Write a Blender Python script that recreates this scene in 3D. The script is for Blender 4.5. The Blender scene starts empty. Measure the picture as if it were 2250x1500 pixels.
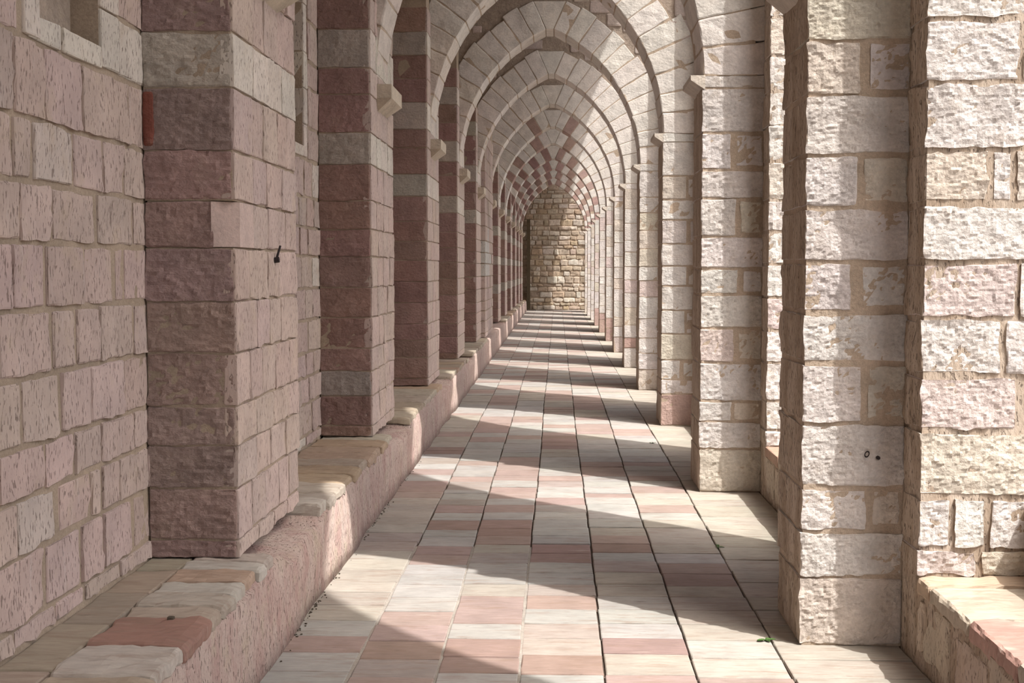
import bpy, math, random
import numpy as np
from mathutils import Vector, Matrix

# ------------------------------------------------------------------ camera, sky, sun, exposure
SC = bpy.context.scene
COL = SC.collection
H_EYE = 1.65
PSI = math.radians(2.0217); PITCH = math.radians(3.2705)
cam_d = bpy.data.cameras.new('camera'); cam = bpy.data.objects.new('camera', cam_d); COL.objects.link(cam)
cam_d.sensor_width = 36.0; cam_d.lens = 36.0 * 2800 / 2250
cam_d.clip_start = 0.05; cam_d.clip_end = 400
cam.location = (0, 0, H_EYE); cam.rotation_euler = (math.pi / 2 - PITCH, 0, PSI)
SC.camera = cam

SUN_DIR = Vector((-0.465, 0.415, -1.0)).normalized()          # the way the light travels
sun_d = bpy.data.lights.new('sun', 'SUN'); sun_d.energy = 5.6; sun_d.angle = math.radians(0.55)
sun_d.color = (1.0, 0.962, 0.915)
sun = bpy.data.objects.new('sun', sun_d); COL.objects.link(sun)
sun.location = (12, -10, 26)
sun.rotation_euler = (-SUN_DIR).to_track_quat('Z', 'Y').to_euler()

world = bpy.data.worlds.new('sky'); SC.world = world; world.use_nodes = True
wn = world.node_tree; wn.nodes.clear()
w_out = wn.nodes.new('ShaderNodeOutputWorld'); w_bg = wn.nodes.new('ShaderNodeBackground')
w_sky = wn.nodes.new('ShaderNodeTexSky'); w_sky.sky_type = 'NISHITA'; w_sky.sun_disc = False
w_sky.sun_elevation = math.asin(-SUN_DIR.z); w_sky.sun_rotation = math.atan2(-SUN_DIR.x, -SUN_DIR.y)
w_sky.air_density = 1.0; w_sky.dust_density = 5.0; w_sky.ozone_density = 0.6
w_bg.inputs['Strength'].default_value = 0.46
w_mix = wn.nodes.new('ShaderNodeMix'); w_mix.data_type = 'RGBA'; w_mix.inputs[0].default_value = .45
w_bw = wn.nodes.new('ShaderNodeRGBToBW'); wn.links.new(w_sky.outputs[0], w_bw.inputs[0])
w_haze = wn.nodes.new('ShaderNodeMix'); w_haze.data_type = 'RGBA'; w_haze.blend_type = 'MULTIPLY'; w_haze.inputs[0].default_value = 1.0
wn.links.new(w_bw.outputs[0], w_haze.inputs[6]); w_haze.inputs[7].default_value = (1.0, .95, .88, 1)   # thin bright haze
wn.links.new(w_sky.outputs[0], w_mix.inputs[6]); wn.links.new(w_haze.outputs[2], w_mix.inputs[7])
wn.links.new(w_mix.outputs[2], w_bg.inputs[0]); wn.links.new(w_bg.outputs[0], w_out.inputs[0])

SC.view_settings.view_transform = 'Standard'; SC.view_settings.look = 'None'
SC.view_settings.exposure = 0.0; SC.view_settings.gamma = 1.0
SC.view_settings.use_curve_mapping = False
try:
    SC.cycles.max_bounces = 8; SC.cycles.diffuse_bounces = 6
except Exception:
    pass

# ------------------------------------------------------------------ plan of the place (metres)
RF = [5.545 + 3.925 * k for k in range(-3, 12)]               # fronts of the right piers; index 3 is the nearest in view
RF[:3] = [-6.45, -2.5, 1.42]
RF[3:15] = [5.545, 9.41, 13.39, 17.32, 21.27, 25.16, 29.11, 32.95, 36.95, 40.85, 44.55, 48.05]
XRL = [1.07] * 3 + [1.067, 1.055, 1.095, 1.112, 1.122, 1.12, 1.115, 1.095, 1.09, 1.085, 1.06, 1.05]
XW_R = 1.50; XO_R = 2.10                                       # arcade wall, inner and outer face
XL = -1.33; XW_L = -1.70; XB = -1.19; ZB = 0.44                # left piers, left wall, bench front, bench top
Z_TOP = 8.4; Y_END = 51.0; Y_BACK = -9.0
Z_SP = 3.05; R_ARC = 1.99; CX_R = -0.885; D_V = 0.40; TH_A = 0.58
PIER_R_T = 0.58; PIER_L_F = -0.33; PIER_L_B = 0.92
rnd = random.Random(7)

# ------------------------------------------------------------------ noise in numpy
def _h(ix, iy, iz, s):
    n = (ix * 374761393 + iy * 668265263 + iz * 2147483647 + s * 1274126177) & 0xFFFFFFFF
    n = ((n ^ (n >> 13)) * 1274126177) & 0xFFFFFFFF
    n = ((n ^ (n >> 16)) * 2246822519) & 0xFFFFFFFF
    return ((n ^ (n >> 15)) & 0xFFFFFF) / float(0xFFFFFF)
def vnoise(P, s=0):
    I = np.floor(P).astype(np.int64); F = P - I; F = F * F * (3 - 2 * F)
    x, y, z = I[:, 0], I[:, 1], I[:, 2]; u, v, w = F[:, 0], F[:, 1], F[:, 2]
    r = 0
    for a in (0, 1):
        for b in (0, 1):
            for c in (0, 1):
                r = r + (u if a else 1 - u) * (v if b else 1 - v) * (w if c else 1 - w) * _h(x + a, y + b, z + c, s)
    return r * 2 - 1
def facet(P, s=0):
    """chipped stone: every cell of a jittered grid is a small tilted plane"""
    I = np.floor(P).astype(np.int64); best = np.full(len(P), 9.0); out = np.zeros(len(P))
    for a in (-1, 0, 1):
        for b in (-1, 0, 1):
            for c in (-1, 0, 1):
                x, y, z = I[:, 0] + a, I[:, 1] + b, I[:, 2] + c
                d = P - np.stack([x + _h(x, y, z, s), y + _h(x, y, z, s + 1), z + _h(x, y, z, s + 2)], 1)
                q = (d * d).sum(1)
                t = d[:, 0] * (_h(x, y, z, s + 3) - .5) + d[:, 1] * (_h(x, y, z, s + 4) - .5) + d[:, 2] * (_h(x, y, z, s + 5) - .5)
                t = t * 2.2 + _h(x, y, z, s + 6) - .5
                m = q < best
                best = np.where(m, q, best); out = np.where(m, t, out)
    return out

# ------------------------------------------------------------------ materials
def mat_new(name):
    m = bpy.data.materials.new(name); m.use_nodes = True
    nt = m.node_tree; nt.nodes.clear()
    o = nt.nodes.new('ShaderNodeOutputMaterial'); p = nt.nodes.new('ShaderNodeBsdfPrincipled')
    nt.links.new(p.outputs[0], o.inputs[0])
    p.inputs['Roughness'].default_value = .9
    if 'Specular IOR Level' in p.inputs: p.inputs['Specular IOR Level'].default_value = .2
    if 'Diffuse Roughness' in p.inputs: p.inputs['Diffuse Roughness'].default_value = .8
    return m, nt, p
class NB:
    """short hands for a node tree"""
    def __init__(s, nt): s.t = nt; s.pos = nt.nodes.new('ShaderNodeNewGeometry').outputs['Position']
    def L(s, a, b): s.t.links.new(a, b)
    def coord(s, sc):
        n = s.t.nodes.new('ShaderNodeVectorMath'); n.operation = 'MULTIPLY'; s.L(s.pos, n.inputs[0]); n.inputs[1].default_value = sc
        return n.outputs[0]
    def noise(s, scale, detail=4, rough=.55, sc=None):
        n = s.t.nodes.new('ShaderNodeTexNoise'); n.inputs['Scale'].default_value = scale; n.inputs['Detail'].default_value = detail
        n.inputs['Roughness'].default_value = rough; s.L(s.coord(sc) if sc else s.pos, n.inputs['Vector']); return n.outputs['Fac']
    def voro(s, scale, feat='F1', sc=None):
        n = s.t.nodes.new('ShaderNodeTexVoronoi'); n.feature = feat; n.inputs['Scale'].default_value = scale
        s.L(s.coord(sc) if sc else s.pos, n.inputs['Vector']); return n
    def ramp(s, fac, lo, hi, a=0., b=1.):
        n = s.t.nodes.new('ShaderNodeMapRange'); n.inputs[1].default_value = lo; n.inputs[2].default_value = hi
        n.inputs[3].default_value = a; n.inputs[4].default_value = b; s.L(fac, n.inputs[0]); return n.outputs[0]
    def math(s, op, a, b):
        n = s.t.nodes.new('ShaderNodeMath'); n.operation = op
        for k, v in enumerate((a, b)):
            if isinstance(v, (int, float)): n.inputs[k].default_value = v
            else: s.L(v, n.inputs[k])
        return n.outputs[0]
    def mix(s, fac, a, b, mode='MIX'):
        n = s.t.nodes.new('ShaderNodeMix'); n.data_type = 'RGBA'; n.blend_type = mode
        for k, v in ((0, fac), (6, a), (7, b)):
            if isinstance(v, (int, float)): n.inputs[k].default_value = v
            elif isinstance(v, tuple): n.inputs[k].default_value = (*v, 1)
            else: s.L(v, n.inputs[k])
        return n.outputs[2]
    def grey(s, v):
        n = s.t.nodes.new('ShaderNodeCombineColor')
        for k in range(3): s.L(v, n.inputs[k])
        return n.outputs[0]
    def bump(s, p, h, strength, dist):
        n = s.t.nodes.new('ShaderNodeBump'); n.inputs['Strength'].default_value = strength; n.inputs['Distance'].default_value = dist
        s.L(h, n.inputs['Height']); s.L(n.outputs[0], p.inputs['Normal'])
    def tint(s): return s.t.nodes.new('ShaderNodeObjectInfo').outputs['Color']
MORTAR = (.535, .435, .34)
def make_rough(name, mort, chips):
    m, nt, p = mat_new(name); b = NB(nt); c = b.tint()
    v = b.ramp(b.noise(7, 5), .3, .7, .84, 1.1); c = b.mix(1., c, b.grey(v), 'MULTIPLY')
    v = b.ramp(b.noise(55, 6, .65), .3, .7, .86, 1.08); c = b.mix(1., c, b.grey(v), 'MULTIPLY')
    c = b.mix(b.ramp(b.noise(6.5, 8, .72), .52, .86, 0, mort), c, MORTAR)
    b.L(c, p.inputs['Base Color'])
    vo = b.voro(26, 'F1', (1, 1, 1.5)); h = b.math('ADD', b.math('MULTIPLY', vo.outputs['Distance'], .5), b.math('MULTIPLY', b.noise(52, 8, .66, (1, 1, 1.15)), 1.2))
    h = b.math('ADD', h, b.math('MULTIPLY', b.noise(13, 3), 1.2))
    b.bump(p, h, .9, chips); return m
def make_dressed(name):
    m, nt, p = mat_new(name); b = NB(nt); c = b.tint()
    v = b.ramp(b.noise(6, 5), .3, .7, .88, 1.09); c = b.mix(1., c, b.grey(v), 'MULTIPLY')
    pit = b.noise(105, 3, .5, (1, 1, .32)); big = b.noise(26, 5, .65, (1, 1, .4))
    pf = b.math('MAXIMUM', b.ramp(pit, .585, .66), b.ramp(big, .635, .69))
    c = b.mix(b.math('MULTIPLY', pf, .65), c, (.16, .11, .09))
    c = b.mix(b.ramp(b.noise(5.1, 6, .62), .57, .70, 0, .5), c, MORTAR)
    c = b.mix(b.ramp(b.noise(33, 5, .6, (1, 1, .12)), .60, .72, 0, .35), c, (.66, .60, .58))
    b.L(c, p.inputs['Base Color'])
    h = b.math('SUBTRACT', b.noise(48, 5, .6, (1, 1, .35)), b.math('MULTIPLY', pf, .7))
    b.bump(p, h, .7, .006); return m
def make_plain(name, col, rough=.9, n1=6., n2=70., bump=.006, mort=0.):
    m, nt, p = mat_new(name); b = NB(nt)
    v = b.ramp(b.noise(n1, 5), .3, .7, .82, 1.12); c = b.mix(1., col, b.grey(v), 'MULTIPLY')
    v = b.ramp(b.noise(n2, 6, .7), .3, .7, .8, 1.14); c = b.mix(1., c, b.grey(v), 'MULTIPLY')
    if mort: c = b.mix(b.ramp(b.noise(9, 6, .65), .5, .62, 0, mort), c, MORTAR)
    b.L(c, p.inputs['Base Color']); p.inputs['Roughness'].default_value = rough
    b.bump(p, b.math('ADD', b.noise(n2 * .6, 6, .65), b.math('MULTIPLY', b.noise(18, 4), .8)), .8, bump); return m
def make_tile():
    m, nt, p = mat_new('floor_tile'); b = NB(nt); c = b.tint()
    v = b.ramp(b.noise(5, 5), .3, .7, .88, 1.08); c = b.mix(1., c, b.grey(v), 'MULTIPLY')
    v = b.ramp(b.noise(30, 6, .7, (.3, 1.7, 1)), .3, .7, .82, 1.12); c = b.mix(1., c, b.grey(v), 'MULTIPLY')
    vein = b.noise(7, 7, .7, (.55, 2.6, 1)); c = b.mix(b.ramp(vein, .51, .66, 0, .55), c, (.26, .18, .135))
    spot = b.noise(16, 6, .7, (.35, 1.7, 1)); c = b.mix(b.ramp(spot, .635, .69, 0, .6), c, (.14, .11, .09))
    pale = b.noise(11, 5, .6, (.4, 1.6, 1)); c = b.mix(b.ramp(pale, .62, .74, 0, .35), c, (.60, .54, .46))
    b.L(c, p.inputs['Base Color']); p.inputs['Roughness'].default_value = .62
    if 'Diffuse Roughness' in p.inputs: p.inputs['Diffuse Roughness'].default_value = .3
    b.bump(p, b.math('ADD', b.noise(30, 6, .6, (.5, 1.5, 1)), b.math('MULTIPLY', b.noise(6, 2), 1.)), .5, .004); return m
M_ROUGH = make_rough('rough_hewn_stone', .6, .010)
M_RED = make_rough('rough_red_stone', .40, .014)
M_DRESS = make_dressed('dressed_stone')
M_VOUS = make_rough('arch_stone', .2, .006)
M_MORT = make_plain('sandy_mortar', MORTAR, n1=7, n2=75, bump=.012)
M_MORT_L = make_plain('sandy_mortar_left', (.43, .345, .265), n1=5, n2=110)
M_FILL = make_plain('rubble_fill', (.42, .345, .285), n1=9, n2=45, bump=.02)
M_TILE = make_tile()
M_JPALE = make_plain('pale_joint_mortar', (.36, .325, .285), n1=8, n2=90)
M_JOINT = make_plain('joint_dirt', (.13, .10, .08), n1=4, n2=90)
def make_plaster():
    m, nt, p = mat_new('pink_bench_stone'); b = NB(nt)
    c = b.mix(b.ramp(b.noise(9, 6, .65, (1, 1, .4)), .42, .62), (.55, .44, .39), (.47, .33, .295))
    c = b.mix(b.ramp(b.noise(6, 6, .7), .52, .66, 0, .85), c, (.52, .43, .345))
    c = b.mix(b.ramp(b.noise(14, 6, .65, (1, 1, .3)), .63, .72, 0, .6), c, (.38, .19, .165))
    pf = b.math('MAXIMUM', b.ramp(b.noise(85, 3, .5, (1, 1, .4)), .60, .67), b.ramp(b.noise(27, 5, .65, (1, 1, .35)), .65, .70))
    c = b.mix(b.math('MULTIPLY', pf, .5), c, (.14, .10, .08))
    b.L(c, p.inputs['Base Color'])
    b.bump(p, b.math('SUBTRACT', b.math('ADD', b.noise(38, 6, .65, (1, 1, .5)), b.noise(12, 4)), b.math('MULTIPLY', pf, .8)), .9, .014); return m
M_PLAST = make_plaster()
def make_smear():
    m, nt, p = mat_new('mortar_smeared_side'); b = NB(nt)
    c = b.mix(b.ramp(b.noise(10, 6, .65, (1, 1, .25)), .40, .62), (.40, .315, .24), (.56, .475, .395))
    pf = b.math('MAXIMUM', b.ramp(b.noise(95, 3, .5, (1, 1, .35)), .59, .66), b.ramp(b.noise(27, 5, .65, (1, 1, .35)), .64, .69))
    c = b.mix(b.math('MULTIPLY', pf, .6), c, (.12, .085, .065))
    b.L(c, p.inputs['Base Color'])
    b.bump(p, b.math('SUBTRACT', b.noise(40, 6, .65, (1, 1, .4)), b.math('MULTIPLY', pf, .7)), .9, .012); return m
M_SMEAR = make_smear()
M_GROUND = make_plain('courtyard_paving', (.40, .36, .31), n1=2, n2=30)
M_WALL = make_plain('pale_wall_stone', (.60, .53, .46), n1=4, n2=40, bump=.02, mort=.5)
M_IRON = make_plain('dark_iron', (.035, .026, .026), rough=.6, n1=40, n2=120, bump=.002)
M_BROWN = make_plain('dark_brown', (.15, .115, .072), rough=.75, n1=9, n2=60)
M_LEAF = make_plain('weed_leaf', (.075, .15, .04), rough=.55, n1=40, n2=150, bump=.001)
M_DEBRIS = make_plain('dry_debris', (.10, .08, .06), n1=20, n2=120)

# ------------------------------------------------------------------ objects
def link(o, parent=None, loc=None):
    COL.objects.link(o)
    if parent is not None: o.parent = parent
    if loc is not None: o.location = Vector(loc) - (Vector(parent.location) if parent is not None else Vector((0, 0, 0)))
    return o
def thing(name, loc, label, cat, group=None):
    o = bpy.data.objects.new(name, None); o.empty_display_size = .2; COL.objects.link(o); o.location = loc
    o['label'] = label; o['category'] = cat
    if group: o['group'] = group
    return o
def mesh_obj(name, V, F, mats, parent=None, mi=None, smooth=False, color=None, origin=None):
    V = np.asarray(V, float)
    c = V.mean(0) if origin is None else np.asarray(origin, float)
    me = bpy.data.meshes.new(name)
    me.from_pydata((V - c).tolist(), [], F if isinstance(F, list) else F.tolist())
    for m in (mats if isinstance(mats, (list, tuple)) else [mats]): me.materials.append(m)
    if mi is not None: me.polygons.foreach_set('material_index', np.asarray(mi, np.int32))
    if smooth: me.polygons.foreach_set('use_smooth', np.ones(len(me.polygons), bool))
    o = bpy.data.objects.new(name, me)
    if color is not None: o.color = (*color, 1)
    return link(o, parent, c)
def structure(o): o['kind'] = 'structure'; return o
_lat = {}
def lattice(nx, ny, nz):
    """points and outward quads of a box surface; face ids 0..5 = -x +x -y +y -z +z"""
    k = (nx, ny, nz)
    if k in _lat: return _lat[k]
    ids = {}; pts = []
    def pid(i, j, l):
        t = (i, j, l)
        if t not in ids: ids[t] = len(pts); pts.append(t)
        return ids[t]
    Q = []; fid = []
    for i in range(nx):
        for j in range(ny):
            Q.append((pid(i, j, 0), pid(i, j + 1, 0), pid(i + 1, j + 1, 0), pid(i + 1, j, 0))); fid.append(4)
            Q.append((pid(i, j, nz), pid(i + 1, j, nz), pid(i + 1, j + 1, nz), pid(i, j + 1, nz))); fid.append(5)
    for i in range(nx):
        for l in range(nz):
            Q.append((pid(i, 0, l), pid(i + 1, 0, l), pid(i + 1, 0, l + 1), pid(i, 0, l + 1))); fid.append(2)
            Q.append((pid(i, ny, l), pid(i, ny, l + 1), pid(i + 1, ny, l + 1), pid(i + 1, ny, l))); fid.append(3)
    for j in range(ny):
        for l in range(nz):
            Q.append((pid(0, j, l), pid(0, j, l + 1), pid(0, j + 1, l + 1), pid(0, j + 1, l))); fid.append(0)
            Q.append((pid(nx, j, l), pid(nx, j + 1, l), pid(nx, j + 1, l + 1), pid(nx, j, l + 1))); fid.append(1)
    _lat[k] = (np.array(pts), Q, np.array(fid)); return _lat[k]
def axis_ticks(L, r, res):
    if L <= 2.2 * r: return np.array([0., L])
    n = max(1, int(round((L - 2 * r) / res)))
    return np.concatenate([[0.], np.linspace(r, L - r, n + 1), [L]])
def block_geo(lo, hi, r=.012, res=.5, low=0., chip=0., out=0., seed=0, chip_f=24., rough_faces=None):
    """a stone: box with worn edges, wavy outline and (low, chip) relief"""
    lo = np.asarray(lo, float); hi = np.asarray(hi, float); D = hi - lo
    T = [axis_ticks(D[a], r, res if np.isscalar(res) else res[a]) for a in range(3)]
    L, Q, fid = lattice(len(T[0]) - 1, len(T[1]) - 1, len(T[2]) - 1)
    P = np.stack([T[a][L[:, a]] for a in range(3)], 1) + lo
    rr = np.minimum(r, D * .45)
    C = np.clip(P, lo + rr, hi - rr); N = P - C; ln = np.linalg.norm(N, axis=1, keepdims=True); N = N / np.maximum(ln, 1e-9)
    P = C + N * rr
    if low or chip or out:
        S = P + seed * 3.17
        d = np.zeros(len(P))
        if low: d += low * vnoise(S * 4.5, 3) + low * .5 * vnoise(S * 11., 5)
        if chip:
            f = facet(S * np.array([chip_f * .85, chip_f, chip_f * 1.4]), 11) + .35 * facet(S * chip_f * 2.3, 31)
            w = np.ones(len(P))
            if rough_faces is not None:
                w = np.full(len(P), .12)
                for a, sg in rough_faces: w = np.maximum(w, np.clip(N[:, a] * sg, 0, 1) ** 2)
            d += chip * f * w
        P = P + N * d[:, None]
        if out:
            o1 = vnoise(S * 9., 21) + .6 * vnoise(S * 26., 25)
            k = (np.abs(N) > .5).sum(1) > 1                                   # edges wander most
            P = P + N * (out * o1 * np.where(k, 1., .35))[:, None]
    return P, Q, fid
def stone(parent, lo, hi, mat, color, name='stone', smooth=False, face_mat=None, fix=None, **kw):
    P, Q, fid = block_geo(lo, hi, **kw)
    if fix is not None: P = fix(P)
    mi = None; mats = [mat]
    if face_mat:
        mats = [mat, face_mat[1]]; mi = np.isin(fid, face_mat[0]).astype(np.int32)
    return mesh_obj(name, P, Q, mats, parent, mi, smooth, color)
def boxes_geo(L):
    V = []; F = []
    for (x0, y0, z0, x1, y1, z1) in L:
        b = len(V)
        V += [(x0, y0, z0), (x1, y0, z0), (x1, y1, z0), (x0, y1, z0), (x0, y0, z1), (x1, y0, z1), (x1, y1, z1), (x0, y1, z1)]
        F += [tuple(b + i for i in f) for f in ((0, 3, 2, 1), (4, 5, 6, 7), (0, 1, 5, 4), (1, 2, 6, 5), (2, 3, 7, 6), (3, 0, 4, 7))]
    return V, F
def boxes(name, L, mat, parent=None, color=None):
    V, F = boxes_geo(L); return mesh_obj(name, V, F, mat, parent, color=color)
def stuff_stones(name, L, mat, parent, color, **kw):
    """many stones past the limits, joined into one part"""
    VV = []; FF = []; b = 0
    for i, (lo, hi) in enumerate(L):
        P, Q, _ = block_geo(lo, hi, seed=i, **kw); VV.append(P); FF += [tuple(v + b for v in q) for q in Q]; b += len(P)
    o = mesh_obj(name, np.concatenate(VV), FF, mat, parent, color=color); o['kind'] = 'stuff'; return o
def extrude(poly, a0, a1, axis):
    """a closed outline swept along an axis (0 = x: outline in y,z; 1 = y: outline in x,z)"""
    n = len(poly); V = []
    for a in (a0, a1):
        for (u, v) in poly: V.append((a, u, v) if axis == 0 else (u, a, v))
    F = [tuple(range(n))[::-1], tuple(range(n, 2 * n))] + [(i, (i + 1) % n, n + (i + 1) % n, n + i) for i in range(n)]
    if axis == 1: F = [f[::-1] for f in F]
    return V, F
def jit(c, a=.06, h=.02):
    k = 1 + rnd.uniform(-a, a); return tuple(max(.02, min(.95, v * k + rnd.uniform(-h, h) * .5)) for v in c)
def split(a, b, lo, hi):
    """cut a length into stones of width lo..hi"""
    out = [a]
    while b - out[-1] > hi:
        w = rnd.uniform(lo, hi)
        if b - out[-1] - w < lo * .7: w = (b - out[-1]) / 2
        out.append(out[-1] + w)
    out.append(b); return list(zip(out[:-1], out[1:]))
# ------------------------------------------------------------------ colours (albedo)
WHITE = (.71, .67, .64); CREAM = (.67, .61, .535); ROSE_W = (.66, .58, .545)
PINK_D = (.525, .42, .378); WHITE_D = (.63, .575, .515)
RED_F = (.39, .278, .25); GREY_F = (.50, .455, .40)

# ------------------------------------------------------------------ the large structure
V, F = boxes_geo([(XO_R, -300, -.5, 400, 400, -.30)])
structure(mesh_obj('ground', V, F, M_GROUND))
floor = structure(boxes('floor', [(XB - .3, Y_BACK, -.30, XO_R, Y_END + .3, -.016)], M_JOINT))

# left wall: a mortar core with three window recesses, courses of pink stone laid on it
WIN = []                                                      # (y0, y1) of the recesses
for k in range(3):
    f = RF[3 + k] + PIER_L_F
    e = .474 if k == 0 else .534
    WIN.append((f - e - .566, f - e))
WZ0, WZ1 = 2.475, 4.15; CORE_X = XW_L - .007
L = [(-2.3, Y_BACK, -.3, CORE_X, 49.55, WZ0), (-2.3, Y_BACK, WZ1, CORE_X, Y_END, Z_TOP), (-2.3, 50.75, -.3, CORE_X, Y_END, WZ1)]
y = Y_BACK
for (a, b) in WIN: L.append((-2.3, y, WZ0, CORE_X, a, WZ1)); y = b
L += [(-2.3, y, WZ0, CORE_X, 49.55, WZ1), (-2.3, 49.55, 2.3, CORE_X, 50.75, WZ1)]
wall_left = structure(boxes('wall_left', L, M_MORT_L))

# arcade wall on the right: parapet, tall arched openings with deep reveals
def opening(k):
    if k == len(RF): return (48.88, 50.60)
    return (RF[k] - 2.42, RF[k] - .262)
VV = []; FF = []
def add(vf):
    b = len(VV); VV.extend(vf[0]); FF.extend([tuple(i + b for i in f) for f in vf[1]])
SILL = .352
add(boxes_geo([(XW_R + .008, Y_BACK, -.3, XO_R, Y_END, SILL)]))
add(boxes_geo([(1.95, Y_BACK, SILL, XO_R + .02, Y_END, .69)]))
ya = Y_BACK
for k in range(len(RF) + 1):
    yn, yf = opening(k)
    yb = (yf + opening(k + 1)[0]) / 2 if k < len(RF) else Y_END
    yc = (yn + yf) / 2; hw = (yf - yn) / 2
    prof = [(ya, SILL), (ya, Z_TOP), (yb, Z_TOP), (yb, SILL), (yf + .009, SILL)]
    for i in range(25):
        t = math.pi * i / 24
        prof.append((yc + hw * math.cos(t), 4.9 + 2.89 * math.sin(t)))
    prof.append((yn, SILL))
    add(extrude(prof, XW_R + .008, XO_R, 0)); ya = yb
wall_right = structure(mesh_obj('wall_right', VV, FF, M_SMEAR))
structure(boxes('ceiling', [(-2.3, Y_BACK, Z_TOP, XO_R + .3, Y_END + .6, Z_TOP + .25)], M_WALL))
wall_end = structure(boxes('wall_end', [(-2.3, Y_END + .015, -.3, XO_R, Y_END + .6, Z_TOP)], M_MORT))
strip = boxes('corner_strip', [(-1.20, 50.78, 0, -1.07, 50.93, 3.6)], M_BROWN)  # plain dark brown box drawn as the narrow dark strip in this corner
strip['label'] = 'dark narrow post standing in the left corner of the end wall'; strip['category'] = 'strip'
door = structure(boxes('door_1', [(-1.95, 49.6, -.1, -1.86, 50.7, 2.28)], M_BROWN))
for i in range(5):
    boxes('door_board', [(-1.86, 49.61 + i * .218, 0, -1.835, 49.61 + i * .218 + .208, 2.26)], M_BROWN, door)

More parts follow.
